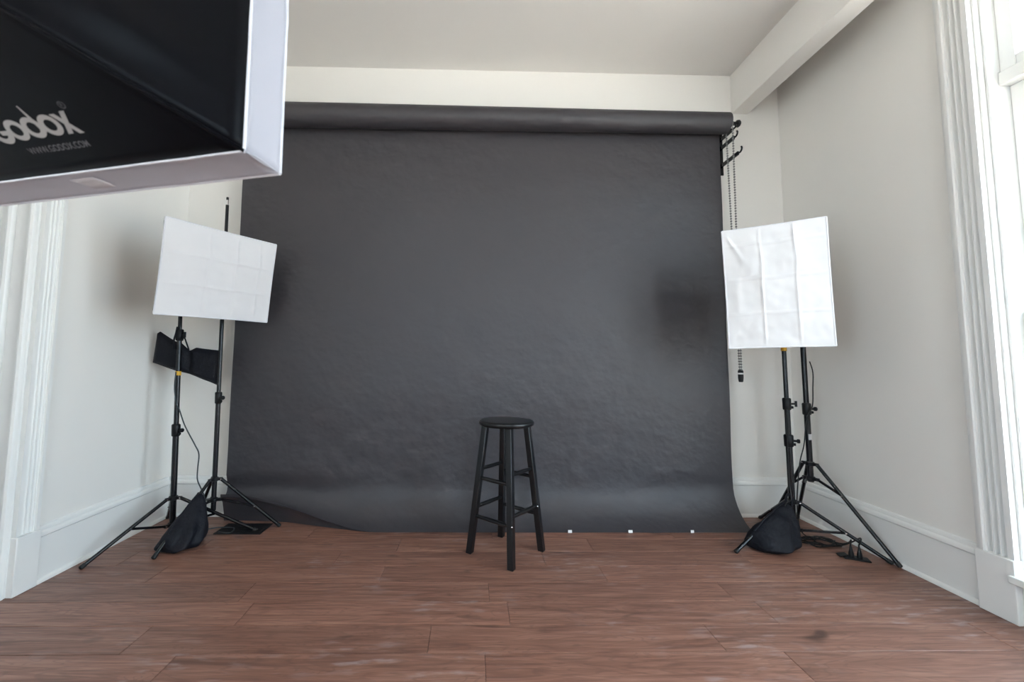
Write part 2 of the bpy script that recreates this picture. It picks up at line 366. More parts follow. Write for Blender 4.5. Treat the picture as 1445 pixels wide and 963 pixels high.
# windows
def window(name, W, label, X, s_):
    y0, y1, z0, z1 = W; xs = X+s_*0.092
    root = thing(name, (X, (y0+y1)/2, z0), label, 'window', kind='structure')
    jm = MB()
    jm.box((X-s_*0.004, y1-0.010, z0), (X+s_*0.18, y1-.0005, z1)).box((X-s_*0.004, y0+.0005, z0), (X+s_*0.18, y0+0.010, z1)).box((X-s_*0.004, y0+.0101, z1-0.010), (X+s_*0.18, y1-.0101, z1-.0005))
    jm.build('jamb', M_trim, root, bevel=.002)
    MB().box((X+s_*.018, y1-0.022, z0), (X+s_*.034, y1-.0105, z1-.012)).build('stop_bead', M_trim, root, bevel=.003)
    MB().box((X+s_*.018, y0+.0105, z0), (X+s_*.034, y0+0.022, z1-.012)).build('stop_bead', M_trim, root, bevel=.003)
    MB().box((X-s_*0.055, y0-.02, z0-.032), (X+s_*0.18, y1+.012, z0-.0005)).build('sill', M_trim, root, bevel=.005)
    MB().box((X-s_*0.018, y0-.01, 0.001), (X-s_*.001, y1-.008, z0-.033)).box((X-s_*0.028, y1-.09, .05), (X-s_*.018, y1-.075, z0-.04)).build('apron', M_trim, root, bevel=.003)
    st = 0.058; ya, yb = y0+.0105, y1-.0105
    zt0, zt1, zm = 2.361, 2.484, 1.30
    def sash(a, b, xo):
        s = MB().box((xs+s_*xo, ya, a), (xs+s_*(xo+.036), ya+st, b)).box((xs+s_*xo, yb-st, a), (xs+s_*(xo+.036), yb, b))
        s.box((xs+s_*xo, ya+st, a), (xs+s_*(xo+.036), yb-st, a+.05)).box((xs+s_*xo, ya+st, b-.05), (xs+s_*(xo+.036), yb-st, b))
        o = s.build('sash', M_trim, root, bevel=.004, smooth=False)
        MB().box((xs+s_*(xo+.014), ya+st, a+.05), (xs+s_*(xo+.019), yb-st, b-.05)).build('pane', M_glass, o, smooth=False)
    sash(z0, zm+.02, .0); sash(zm-.02, zt0+.01, .040); sash(zt1-.05, z1-.011, .0)
    MB().box((xs-s_*.012, ya, zt0+.0105), (xs+s_*.08, yb, zt1-.0505)).build('transom_bar', M_trim, root, bevel=.004)
window('window_1', WIN1, 'tall bright window with a transom at the right edge', XR, 1)
window('fill_window_2', FILL_WIN2, 'unseen tall window added for fill light, in the left wall behind the camera', XL, -1)  # out of view, put in to brighten the right wall
window('fill_window_4', FILL_WIN4, 'unseen tall window added for more light, in the right wall level with the camera', XR, 1)  # out of view, put in for the sheen on the paper

a, b, c, d = FILL_WIN3  # added window, gives fill from behind the camera
w3 = thing('fill_window_3', ((a+b)/2, YF, c), 'unseen two-pane window added for fill light, in the wall behind the camera', 'window', kind='structure')
MB().box((a-.09, YF+.0005, c-.02), (a, YF+.02, d+.09)).box((b, YF+.0005, c-.02), (b+.09, YF+.02, d+.09)).box((a, YF+.0005, d), (b, YF+.02, d+.09)).build('casing', M_trim, w3, bevel=.003)
MB().box((a-.1, YF-.10, c-.05), (b+.1, YF+.05, c-.0205)).build('sill', M_trim, w3, bevel=.004)
for x0_, x1_ in ((a+.001, (a+b)/2-.001), ((a+b)/2+.001, b-.001)):
    q = MB().box((x0_, YF-.10, c), (x0_+.05, YF-.06, d)).box((x1_-.05, YF-.10, c), (x1_, YF-.06, d)).box((x0_+.05, YF-.10, c), (x1_-.05, YF-.06, c+.06)).box((x0_+.05, YF-.10, d-.05), (x1_-.05, YF-.06, d)).build('sash', M_trim, w3, smooth=False)
    MB().box((x0_+.05, YF-.082, c+.06), (x1_-.05, YF-.077, d-.05)).build('pane', M_glass, q, smooth=False)

# doorway on the left: panelled jamb with beads and a closed door
y0, y1, z0, z1 = DOOR
dr = thing('door_1', (XL, (y0+y1)/2, 0), 'white panelled doorway jamb at the left edge of the picture', 'door', kind='structure')
MB().box((XL-.34, y1-.012, 0.0005), (XL+.004, y1-.0005, z1)).build('jamb', M_trim, dr, bevel=.003)
MB().box((XL-.34, y0+.0005, 0.0005), (XL+.004, y0+.012, z1)).build('jamb', M_trim, dr, bevel=.003)
for xa, xb in ((-.026, .004), (-.130, -.100), (-.200, -.172)):
    p = [(XL+xa, y1-.0125), (XL+xa, y1-.024), (XL+xa+.004, y1-.032), (XL+(xa+xb)/2, y1-.036), (XL+xb-.004, y1-.032), (XL+xb, y1-.024), (XL+xb, y1-.0125)]
    MB().extrude([(x, y, .0005) for x, y in p], (0,0,0), (0,0,z1)).build('bead_moulding', M_trim, dr)
MB().box((XL-.34, y0+.013, -.0055), (XL-.0005, y1-.013, .006)).build('threshold', M_plank, dr, bevel=.003)
lf = MB().box((XL-.30, y0+.014, .008), (XL-.258, y1-.040, z1-.004)).build('door_leaf', M_door, dr, bevel=.003)
for za, zb in ((.18, .95), (1.12, 2.35)):
    for ya, yb in ((y0+.12, y0+.44), (y0+.53, y0+.85)):
        MB().box((XL-.2579, ya, za), (XL-.250, yb, zb)).build('panel', M_door, lf, bevel=.006)
MB().rings([(V((XL-.2579, y0+.09, 1.02)), .026), (V((XL-.250, y0+.09, 1.02)), .026), (V((XL-.249, y0+.09, 1.02)), .010), (V((XL-.215, y0+.09, 1.02)), .010), (V((XL-.205, y0+.09, 1.02)), .026), (V((XL-.19, y0+.09, 1.02)), .020)], (1,0,0), 16).build('door_knob', M_chrome, lf)

# ================================================================== PAPER BACKDROP
PX0, PX1, PY = -1.662, 1.805, 2.935
RC = V((0, 2.862, 2.812))
bd = thing('paper_backdrop', (0.07, 2.86, 0), 'wide black seamless paper backdrop unrolled from its roll', 'backdrop')
m = MB(); rl = [(-1.700, .070), (-1.699, .084), (-1.0, .083), (0, .080), (1.0, .0755), (1.819, .0735), (1.82, .062)]
m.rings([(V((x, RC.y, RC.z)), r) for x, r in rl], (1,0,0), 48).build('paper_roll', M_paper, bd)
MB().rings([(V((-1.74, RC.y, RC.z)), .030), (V((1.832, RC.y, RC.z)), .030)], (1,0,0), 20).build('core_tube', mat('kraft_core', (.25,.18,.11), .8, .1), bd)
# sheet profile (y, z) from the roll down, over the cove and along the floor to the cut end
prof = []
for a in range(0, 91, 15):
    t = math.radians(a); prof.append((RC.y+.0765*math.sin(t)-.0002, RC.z+.0765*math.cos(t)))
n = 64
for i in range(1, n+1): prof.append((PY+(.0025*math.sin(i*.35)), RC.z-(RC.z-.30)*i/n))
cove = [(2.934,.26),(2.931,.22),(2.923,.18),(2.909,.148),(2.890,.115),(2.867,.085),(2.842,.060),(2.815,.040),(2.79,.026),(2.768,.015),(2.752,.008),(2.742,.003)]
prof += cove
nlift = len(cove)
def sheet(u, vi):
    x = PX0+(PX1-PX0)*u
    y, z = prof[vi]
    k = vi-(len(prof)-nlift)
    if k < 0:
        d = noise.noise(V((x*2.2+z*1.0, z*2.6, 3.1)))*.0045 + noise.noise(V((x*6+z*3, z*7-x*2, 9.7)))*.0014
        fade = min(1, max(0, (RC.z-.05-z)/.3)); y += d*fade
    if k >= 0:
        fk = (k+1)/nlift
        lift = max(0.0, min(1.0, (-0.62-x)/1.0)); lift = lift*lift*(3-2*lift)
        z += lift*.185*fk**1.2; y += lift**.6*.140*fk
        z += .004*max(0, noise.noise(V((x*3, k*.3, 5))))*fk
        if k == nlift-1: y += .008*noise.noise(V((x*2.1, 0, 1))); z = max(z, .0025)
    return V((x, y, z))
NU = 90
m = MB(); pts = [[sheet(i/(NU-1), j) for i in range(NU)] for j in range(len(prof))]
# the lifted corner at the left folds back under to the floor
last = pts[-1]
for q in (0.35, 0.7, 1.0):
    pts.append([V((p.x, p.y+.012*math.sin(q*3.1)*min(1, p.z*8)+q*.055*min(1, p.z*8), max(.0015, p.z*(1-q)+.0015))) for p in last])
m.add([p for r in pts for p in r], [(j*NU+i, j*NU+i+1, (j+1)*NU+i+1, (j+1)*NU+i) for j in range(len(pts)-1) for i in range(NU-1)])
m.build('paper_sheet', M_paper, bd)
for x, wd in ((0.625, .012), (1.011, .013), (1.408, .010)):
    MB().obox((x, 2.732, .012), (wd, 0, 0), (0, .0012, 0), (0, .001, .008)).build('tape_piece', M_tape, bd)
# drive spool, chain and weight at the right end
sp = MB().rings([(V((x, RC.y, RC.z)), r) for x, r in ((1.8205,.026),(1.828,.040),(1.838,.040),(1.841,.026),(1.85,.020),(1.862,.014),(1.885,.013),(1.888,.024),(1.902,.026),(1.910,.020),(1.912,.008))], (1,0,0), 20).build('drive_spool', M_black_plastic, bd)
for yy in (-.034, .034):
    top = V((1.833, RC.y+yy*1.15, RC.z)); bot = V((1.838, RC.y-.01+yy*.25, 1.02)); m = MB(); nb = 96
    for i in range(nb):
        p = top.lerp(bot, i/(nb-1)); m.sphere(p, .0072, 8, 5)
    m.tube([top, bot], .0014, 5); m.build('bead_chain', M_chain, bd)
wt = MB().rings([(V((1.838, RC.y-.01, z)), r) for z, r in ((.955,.010),(.958,.014),(.985,.017),(1.03,.017),(1.038,.012))], (0,0,1), 14).build('chain_weight', M_black_plastic, bd)
MB().rings([(V((1.838, RC.y-.01, z)), .0175) for z in (1.008, 1.018)], (0,0,1), 14).build('white_band', M_tape, wt)

# wall brackets with three hooked arms
def bracket(name, x, label):
    b = thing(name, (x, YB, 2.56), label, 'bracket', 'roll brackets on the back wall')
    MB().box((x-.016, YB-.006, 2.50), (x+.016, YB-.0005, 2.87)).build('wall_plate', M_black_metal, b, bevel=.002)
    for z, tip in ((2.79, RC.y-.005), (2.722, 2.835), (2.585, 2.795)):
        a = MB().bar((x, YB-.006, z-.012), (x, tip+.03, z-.012), .012, .026)
        hook = [V((x, tip+.035, z-.012)), V((x, tip+.012, z-.016)), V((x, tip-.004, z-.008)), V((x, tip-.010, z+.008)), V((x, tip-.004, z+.018))] if z < 2.75 else \
               [V((x, tip+.035, z-.012)), V((x, tip+.018, z-.014)), V((x, tip-.014, z-.012)), V((x, tip-.020, z+.004))]
        a.tube(hook, .0062, 8, 4); a.build('arm', M_black_metal, b, bevel=.001)
bracket('wall_bracket', 1.868, 'black hooked bracket right of the paper roll')
bracket('wall_bracket', -1.76, 'black hooked bracket at the left end of the paper roll')

# ================================================================== BAR STOOL
SC = V((0.198, 2.478, 0)); SH = 0.742
st = thing('bar_stool', SC, 'tall black wooden bar stool with round seat and eight rungs', 'stool')
m = MB(); prs = [(.0, -.031), (.135,-.031), (.150,-.029), (.158,-.023), (.1615,-.014), (.160,-.006), (.154,-.0015), (.146,0), (.10,0), (0.001,0)]
vs = []
m.rings([(SC+V((0,0,SH+z)), max(r, .0008)) for r, z in prs], (0,0,1), 56).build('seat', M_black_wood, st)
rot = math.radians(3.5)
def sdir(k):  # 0 front 1 right 2 back 3 left
    a = -math.pi/2+rot+k*math.pi/2; return V((math.cos(a), math.sin(a), 0))
side_a = math.radians(45)+rot+math.radians(9)
fx = V((math.cos(side_a), math.sin(side_a), 0)); fy = V((-fx.y, fx.x, 0))
def legpt(k, z):
    t = z/(SH-.031); return SC+sdir(k)*(.207*(1-t)+.122*t)+V((0,0,z))
legs = []
for k in range(4):
    a, b = legpt(k, .0005), legpt(k, SH-.0312)
    m = MB(); vs = [p+fx*i*.0175+fy*j*.0175 for p in (a, b) for i, j in ((-1,-1),(1,-1),(1,1),(-1,1))]
    m.add(vs, [(0,3,2,1),(4,5,6,7),(0,1,5,4),(1,2,6,5),(2,3,7,6),(3,0,4,7)])
    legs.append(m.build('leg', M_black_wood, st, bevel=.003))
for (a, b), zs in (((3,0),(.207,.417)), ((2,1),(.207,.417)), ((0,1),(.252,.465)), ((3,2),(.252,.465))):
    for z in zs:
        p, q = legpt(a, z), legpt(b, z); d = (q-p).normalized()
        MB().rings([(p+d*.012, .0095), (p+d*.05, .0108), ((p+q)/2, .0118), (q-d*.05, .0108), (q-d*.012, .0095)], d, 12).build('rung', M_black_wood, st)
for k, z in ((0, .213), (1, .256)):
    p = legpt(k, z)+V((.004 if k == 0 else .004, -.0250, 0))
    MB().rings([(p+V((0,.004,0)), .0042), (p+V((0,-.0005,0)), .0042), (p+V((0,-.0016,0)), .002)], (0,-1,0), 10).build('screw', M_chrome, legs[k])

# ================================================================== LIGHT STANDS
def stand(name, base, top, hub_z, tips, brace_z, brace_f, stages, label, group='black tripod light stands', rings_=(), spigot=True, sticker=None, knobs=(), legw=.0102):
    """stages: list of (z_top, radius); knobs: (z, side) clamp collars at stage joints"""
    base = V(base); top = V(top)
    root = thing(name, (base.x, base.y, 0), label, 'light stand', group)
    ax = (top-base); 
    def at(z): return base+ax*((z-base.z)/ax.z)
    z0 = base.z; names = ['lower_tube', 'middle_tube', 'upper_tube', 'tip_tube']
    for i, (z1, r) in enumerate(stages):
        MB().cyl(at(z0), at(z1), r, r, 18).build(names[i], M_black_metal, root)
        z0 = z1-.02
    rmax = stages[0][1]
    # hub and lower brace collar
    for zz, nm in ((hub_z, 'leg_hub'), (brace_z, 'brace_collar')):
        h = MB().rings([(at(zz-.013), rmax+.003), (at(zz-.010), rmax+.008), (at(zz+.010), rmax+.008), (at(zz+.013), rmax+.003)], (0,0,1), 18)
        for t in tips:
            d = V((t[0]-base.x, t[1]-base.y, 0)).normalized()
            c = at(zz)+d*(rmax+.016); h.obox(c, d*.014, V((-d.y, d.x, 0))*.008, V((0,0,.009)))
        hb = h.build(nm, M_black_plastic, root, bevel=.001)
        for t in tips:
            d = V((t[0]-base.x, t[1]-base.y, 0)).normalized(); s = V((-d.y, d.x, 0)); c = at(zz)+d*(rmax+.024)
            MB().cyl(c-s*.0105, c+s*.0105, .004, .004, 10).build('rivet', M_chrome, hb)
    for t in tips:
        t = V((t[0], t[1], .006)); d = V((t.x-base.x, t.y-base.y, 0)).normalized(); s = V((-d.y, d.x, 0))
        p = at(hub_z)+d*(rmax+.022)
        lg = MB().rings([(p, legw), (t, legw)], (t-p).normalized(), 12).build('leg', M_black_metal, root)
        e = (t-p).normalized()
        MB().rings([(t-e*.022, legw+.0015), (t, legw+.0018), (t+e*.004, legw*.6)], e, 12).build('rubber_foot', M_rubber, lg)
        q = p.lerp(t, brace_f); c = at(brace_z)+d*(rmax+.022)
        MB().bar(c, q, .011, .013).build('brace', M_black_metal, lg, bevel=.001)
        MB().cyl(q-s*(legw+.004), q+s*(legw+.004), .004, .004, 10).build('rivet', M_chrome, lg)
    for z, r, side, kind in knobs:
        cl = MB().rings([(at(z-.038), r+.004), (at(z-.034), r+.007), (at(z+.030), r+.008), (at(z+.036), r+.004)], (0,0,1), 18).build('clamp_collar', M_black_plastic, root)
        d = V(side).normalized(); c = at(z)
        if kind == 'T':
            k = MB().cyl(c+d*(r+.002), c+d*(r+.032), .006, .006, 10); k.bar(c+d*(r+.034)+V((0,0,-.018)), c+d*(r+.034)+V((0,0,.018)), .010, .012, up=d)
        else:
            k = MB().cyl(c+d*(r+.002), c+d*(r+.024), .007, .007, 10); k.rings([(c+d*(r+.022), .010), (c+d*(r+.026), .013), (c+d*(r+.036), .013), (c+d*(r+.040), .009)], d, 12)
        k.build('knob', M_black_plastic, cl, bevel=.001)
        MB().cyl(c+d*(r+.001)+V((0,0,-.022)), c+d*(r+.018)+V((0,0,-.022)), .009, .008, 10).build('clamp_boss', M_black_plastic, cl)
    for z, r in rings_:
        MB().rings([(at(z-.013), r-.002), (at(z-.012), r), (at(z+.012), r), (at(z+.013), r-.002)], (0,0,1), 18).build('yellow_ring', M_yellow, root)
    if spigot:
        zt = stages[-1][0]; r = stages[-1][1]
        MB().cyl(at(zt-.005), at(zt+.035), r*.72, r*.72, 12).build('spigot', M_chrome, root)
        MB().rings([(at(zt+.035), r*.8), (at(zt+.052), r*.8), (at(zt+.055), r*.5)], (0,0,1), 12).build('spigot_cap', M_black_plastic, root)
    if sticker:
        z, r = sticker; m = MB(); a0 = math.radians(-125)
        m.grid(8, 2, lambda u, v: at(z-.018+.036*v)+V((math.cos(a0+u*1.5), math.sin(a0+u*1.5), 0))*(r+.0012)); m.build('sticker', M_sticker, root)
    return root

stA = stand('light_stand', (-1.846, 2.71, .04), (-1.892, 2.715, 1.60), .221, [(-2.007,2.282), (-1.357,2.764), (-2.062,2.975)], .062, .47,
      [(.64,.0170), (1.25,.0140), (1.60,.0115)], 'black tripod stand nearest the left wall, holding the left softbox',
      rings_=((.990,.0165),), spigot=False, knobs=((.636,.0165,(1,-.3,0),'R'), (1.235,.0145,(1,-.4,0),'T')))
stB = stand('light_stand', (-1.632, 2.76, .13), (-1.655, 2.76, 2.11), .322, [(-1.718,2.388), (-1.243,2.835), (-1.87,2.985)], .195, .57,
      [(.84,.0145), (1.45,.0120), (2.11,.0100)], 'bare black tripod stand whose steel tip rises above the left softbox',
      knobs=((.835,.0125,(1,-.5,0),'R'),))
stC = stand('light_stand', (1.978, 2.62, .04), (1.978, 2.63, 1.60), .236, [(1.514,2.46), (2.292,2.325), (2.02,2.985)], .075, .53,
      [(.61,.0180), (.84,.0155), (1.60,.0125)], 'black tripod stand with a sandbag, holding the right softbox',
      rings_=((1.178,.0165),), spigot=False, knobs=((.606,.0180,(.8,-.6,0),'R'), (.833,.0155,(1,-.3,0),'T')))
stD = stand('light_stand', (2.135, 2.66, .345), (2.135, 2.67, 1.45), .456, [(2.296,2.285), (2.285,2.985), (2.03,2.90)], .365, .34,
      [(.80,.0165), (1.45,.0150)], 'tall-legged black tripod stand in the right corner behind the softbox',
      knobs=((.798,.0165,(1,-.3,0),'R'),), sticker=(.623,.0165), legw=.0105)

# ================================================================== SOFTBOXES ON STANDS
def frame(yaw, pitch, roll):
    n = V((math.sin(yaw)*math.cos(pitch), -math.cos(yaw)*math.cos(pitch), math.sin(pitch)))
    r = V((0,0,1)).cross(n).normalized(); u = n.cross(r)
    c, s = math.cos(roll), math.sin(roll)
    return r*c+u*s, -r*s+u*c, n
def softbox(ctr, w, h, ang, label, vcre, hcre, warp, mount):
    r, u, n = frame(*ang); c = V(ctr); D = .30
    root = thing('softbox', c-n*D, label, 'softbox', 'white softboxes on stands beside the paper')
    P = lambda a, b, d: c+r*a*w/2+u*b*h/2+n*d
    ringw = .055
    m = MB()   # tapered black shell, sides slightly bowed
    secs = [(-.008, .985), (-.06, .945), (-.12, .84), (-.18, .66), (-.24, .42), (-D, .17)]
    loops = []
    for d, s in secs:
        lp = []
        for (a0, b0), (a1, b1) in (((-1,-1),(1,-1)), ((1,-1),(1,1)), ((1,1),(-1,1)), ((-1,1),(-1,-1))):
            for k in range(6):
                t = k/6; a, b = a0+(a1-a0)*t, b0+(b1-b0)*t; pin = 1-.03*math.sin(math.pi*t)*(1 if d > -.25 else 0)
                lp.append(c+r*a*s*pin*w/2+u*b*s*pin*h/2+n*d)
        loops.append(lp)
    k = 24
    m.add([p for lp in loops for p in lp], [(j*k+i, j*k+(i+1)%k, (j+1)*k+(i+1)%k, (j+1)*k+i) for j in range(len(loops)-1) for i in range(k)]+[tuple((len(loops)-1)*k+i for i in range(k))])
    m.build('shell', M_nylon, root)
    # diffuser sheet with fold creases and pulls
    def crease(t, ls, amp, wd): return sum(amp*math.exp(-((t-l)/wd)**2) for l in ls)
    def df(a, b):
        A, B = a*2-1, b*2-1
        edge = min(1, min(a, 1-a, b, 1-b)*14)
        pin = 1-.008*math.sin(math.pi*b); pinv = 1-.008*math.sin(math.pi*a)
        z = .012*math.sin(math.pi*a)*math.sin(math.pi*b)
        z += edge*(crease(a+.010*noise.noise(V((b*5,1,2))), vcre, .0034, .011)+crease(b+.010*noise.noise(V((a*5,7,2))), hcre, .0030, .012*w/h))
        z += edge*(.0042*noise.noise(V((a*5+warp, b*6, 2.0)))+0.0024*noise.noise(V((a*12, b*12+warp, 4.0))))
        # soft pulls fanning from the upper left corner
        th = math.atan2(1-b, a+1e-4); rr = math.hypot(a, 1-b)
        z += edge*.0055*math.exp(-((th-.95)/.10)**2)*max(0, 1-rr)*(1 if warp > 5 else .25)
        return c+r*A*w/2*pin+u*B*h/2*pinv+n*z
    MB().grid(90, 90, df).build('diffuser_sheet', M_white_cloth, root)
    # white edge binding around the front
    m = MB(); t = .008
    for s in (-1, 1):
        m.tube([P(-1+(1-abs(k))*0+0, 0, 0)] and [c+r*(w/2*(1-.008*math.sin(math.pi*q)))*s+u*h*(q-.5)-n*.003 for q in [i/12 for i in range(13)]], t*.62, 8)
        m.tube([c+u*(h/2*(1-.008*math.sin(math.pi*q)))*s+r*w*(q-.5)-n*.003 for q in [i/12 for i in range(13)]], t*.62, 8)
    m.build('edge_binding', M_white_edge, root)
    # lamp holder with tilting bracket onto the stand top
    q = c-n*D
    lh = MB().rings([(q+n*.01, .045), (q-n*.02, .048), (q-n*.06, .042), (q-n*.085, .030)], n, 18).build('lamp_holder', M_black_plastic, root)
    mt = V(mount); g = MB().bar(q-n*.05, mt+V((0,0,.0)), .020, .020); g.rings([(mt+V((0,0,-.045)), .017), (mt+V((0,0,.012)), .017)], (0,0,1), 14); g.build('tilt_bracket', M_black_plastic, root, bevel=.002)
    return root
LB = softbox((-1.505, 2.50, 1.582), .649, .519, (1.061, -.139, .014), 'white landscape softbox on the left stand, casting a shadow on the wall', (.36, .61, .84), (.34, .66), 1.0, (-1.892, 2.715, 1.605))
RB = softbox((1.703, 2.30, 1.525), .490, .698, (-.528, -.044, .023), 'creased white portrait softbox on the right stand', (.37, .70), (.28, .57, .86), 9.0, (1.978, 2.63, 1.605))

# ================================================================== KEY SOFTBOX IN THE FOREGROUND
KP = V((-0.289, 0.606, 1.363)); kr, ku, kn = frame(-.241, .004, .009); LIP = .0688; KW, KH, KD, RHO = .92, .60, .34, .075
# kn points backwards (to the camera side), the lit front looks along -kn
key = thing('softbox', KP-kr*KW/2+ku*KH/2+kn*(LIP+KD), 'large black softbox with white lip looming in the upper left foreground', 'softbox')
def K(a, b, d): return KP+kr*a+ku*b+kn*d     # a: -W..0  b: 0..H  d: 0 front .. back
cor = [(-KW, 0), (0, 0), (0, KH), (-KW, KH)]
rc = [(-KW/2-RHO, KH/2-RHO), (-KW/2+RHO, KH/2-RHO), (-KW/2+RHO, KH/2+RHO), (-KW/2-RHO, KH/2+RHO)]
pnames = []
for i in range(4):
    a0, a1 = V(cor[i]), V(cor[(i+1)%4]); b0, b1 = V(rc[i]), V(rc[(i+1)%4]); nn = 24
    def pf(u, v):
        e = a0.lerp(a1, u); g = b0.lerp(b1, u); p = e.lerp(g, v)
        bow = .018*math.sin(math.pi*v)
        cx = V((-KW/2, KH/2)); dv = (p-cx); 
        sag = .012*math.sin(math.pi*v)*math.sin(math.pi*u)
        p = p+dv.normalized()*(bow*0-sag)
        q = K(p.x, p.y, LIP+KD*v)
        wr = .0035*noise.noise(V((u*3+i*5, v*9+u*4, 1.5)))*math.sin(math.pi*min(1, v*1.0))*min(1, u*(1-u)*20)
        if i == 1: wr += (.010*math.exp(-((u-.13-.05*v)/.055)**2)-.007*math.exp(-((u-.30)/.10)**2))*math.sin(math.pi*min(1, v*1.15+.06))**.6*min(1, v*5)
        return q+(kr*dv.x+ku*dv.y).normalized()*wr
    pnames.append(MB().grid(40, nn, pf).build('fabric_panel', M_nylon, key, solid=.0012))
# piping on the four ribs
for i in range(4):
    MB().tube([K(cor[i][0]+(rc[i][0]-cor[i][0])*t, cor[i][1]+(rc[i][1]-cor[i][1])*t, LIP+KD*t) for t in [k/10 for k in range(11)]], .0026, 8).build('rib_seam', M_nylon, key)
# white lip: four strips, open at the front, with a recessed diffuser
for i in range(4):
    (xa, ya), (xb, yb) = cor[i], cor[(i+1)%4]
    def lf_(u, v):
        x, y = xa+(xb-xa)*u, ya+(yb-ya)*u
        wv = .0012*noise.noise(V((u*14, v*2, i)))
        o = V((0, -1)) if i == 0 else V((1, 0)) if i == 1 else V((0, 1)) if i == 2 else V((-1, 0))
        k_ = .003*math.sin(math.pi*v)
        return K(x-o.x*k_+o.x*wv, y-o.y*k_+o.y*wv, LIP*v)
    st_ = MB().grid(40, 8, lf_).build('lip_strip', M_lip, key, solid=.0016)
    for v, nm in ((0.0, 'hem'), (1.0, 'hem')):
        MB().tube([lf_(t/20, v) for t in range(21)], .0024 if v == 0 else .0020, 8).build(nm, M_lip_edge, st_)
    # hook-and-loop patches
    us = (.665,) if i == 0 else (.53,) if i == 1 else (.5,)
    for uu in us:
        o = V((0,-1)) if i == 0 else V((1,0)) if i == 1 else V((0,1)) if i == 2 else V((-1,0))
        L_ = .022/KW if i in (0,2) else .048/KH; va, vb = (.25, .50) if i in (0,2) else (.42, .42)
        MB().grid(8, 4, lambda u, v: (lf_(uu+(u-.5)*2*L_, va+v*vb)+(kr*o.x+ku*o.y)*.0022)).build('fastener_patch', M_lip_edge, st_, solid=.0008)
MB().grid(12, 10, lambda u, v: K(-KW+.004+(KW-.008)*u, .004+(KH-.008)*v, LIP*.95-.004)).build('diffuser_sheet', M_white_cloth, key)
rg = MB().rings([(K(-KW/2, KH/2, LIP+KD-.01), RHO*1.30), (K(-KW/2, KH/2, LIP+KD+.006), RHO*1.30), (K(-KW/2, KH/2, LIP+KD+.008), RHO*.9)], kn, 32).build('speed_ring', M_black_metal, key)
# lettering printed on the underside panel
e0 = V(cor[1]); g0 = V(rc[1]); 
ev = (K(g0.x, g0.y, LIP+KD)-K(0, 0, LIP)); pu = (ev-kr*ev.dot(kr)).normalized(); pn = kr.cross(pu)
if pn.dot(ku) > 0: pn = -pn
PB = K(0, 0, LIP)
def panel_pt(a, b): 
    # follow the sagging panel: find v from slope distance, then lift off it slightly
    Ls = (ev-kr*ev.dot(kr)).length; v = b/Ls
    u = (a+KW/2)/( (1-v)*KW + v*2*RHO )+.5
    a0, a1 = V(cor[0]), V(cor[1]); b0, b1 = V(rc[0]), V(rc[1])
    p = a0.lerp(a1, u).lerp(b0.lerp(b1, u), v); dv = p-V((-KW/2, KH/2)); sag = .012*math.sin(math.pi*v)*math.sin(math.pi*u)
    p = p-dv.normalized()*sag; q = K(p.x, p.y, LIP+KD*v)
    wr = .0035*noise.noise(V((u*3, v*9+u*4, 1.5)))*math.sin(math.pi*min(1, v))*min(1, u*(1-u)*20)
    return q+(kr*dv.x+ku*dv.y).normalized()*(wr+.0016)
def pring(m, cx, cy, rx, ry, hx, hy, slant=0, a0=0, a1=360, seg=36):
    o = len(m.v); vs = []; fs = []; ns = seg
    for k in range(ns+1):
        t = math.radians(a0+(a1-a0)*k/ns)
        for (x, y) in ((cx+rx*math.cos(t), cy+ry*math.sin(t)), (cx+hx*math.cos(t), cy+hy*math.sin(t))):
            vs.append(panel_pt(x+slant*(y-cy), y))
    for k in range(ns): fs.append((2*k, 2*k+2, 2*k+3, 2*k+1))
    m.add(vs, fs)
def pquad(m, p): m.add([panel_pt(*q) for q in p], [(0,1,2,3)])
by, xh = .0512, .0265       # baseline and x-height on the panel
def olet(m, cx): pring(m, cx, by+xh/2, .0166, xh/2, .0086, xh/2-.0062)
lg = MB(); pring(lg, -.3490, by+xh/2+.0005, .0178, xh/2+.002, .0092, xh/2-.0050, 0, 50, 350); pquad(lg, [(-.350, by+.0155), (-.350, by+.0100), (-.3318, by+.0080), (-.3318, by+.0145)])
lg.build('printed_letter', M_logo, pnames[0])
m = MB(); olet(m, -.3185); m.build('printed_letter', M_logo, pnames[0])
m = MB(); olet(m, -.2875); pquad(m, [(-.2790, by+.006), (-.2712, by+.006), (-.2790, by+.0400), (-.2815, by+.0400)]); m.build('printed_letter', M_logo, pnames[0])
m = MB(); olet(m, -.2565); m.build('printed_letter', M_logo, pnames[0])
m = MB(); pquad(m, [(-.2440, by+xh-.001), (-.2350, by+xh-.001), (-.2140, by-.001), (-.2225, by-.001)]); pquad(m, [(-.2240, by+xh+.001), (-.2155, by+xh+.001), (-.2325, by), (-.2410, by)]); m.build('printed_letter', M_logo, pnames[0])
m = MB(); pring(m, -.2110, by+xh+.0075, .0052, .0046, .0041, .0036)
m.build('registered_mark', M_logo_dim, pnames[0])
def text_on_panel(body, a, b, width, m, name, parent):
    cu = bpy.data.curves.new('text', 'FONT'); cu.body = body; cu.size = 1; cu.offset = .012
    to = bpy.data.objects.new('text_tmp', cu); C.objects.link(to); bpy.context.view_layer.update()
    me = bpy.data.meshes.new_from_object(to.evaluated_get(bpy.context.evaluated_depsgraph_get()))
    bpy.data.objects.remove(to); xs = [v.co.x for v in me.vertices]; s = width/(max(xs)-min(xs)); x0 = min(xs)
    mb = MB(); mb.add([panel_pt(a+(v.co.x-x0)*s, b+v.co.y*s*1.05) for v in me.vertices], [tuple(p.vertices) for p in me.polygons])
    return mb.build(name, m, parent, smooth=False)
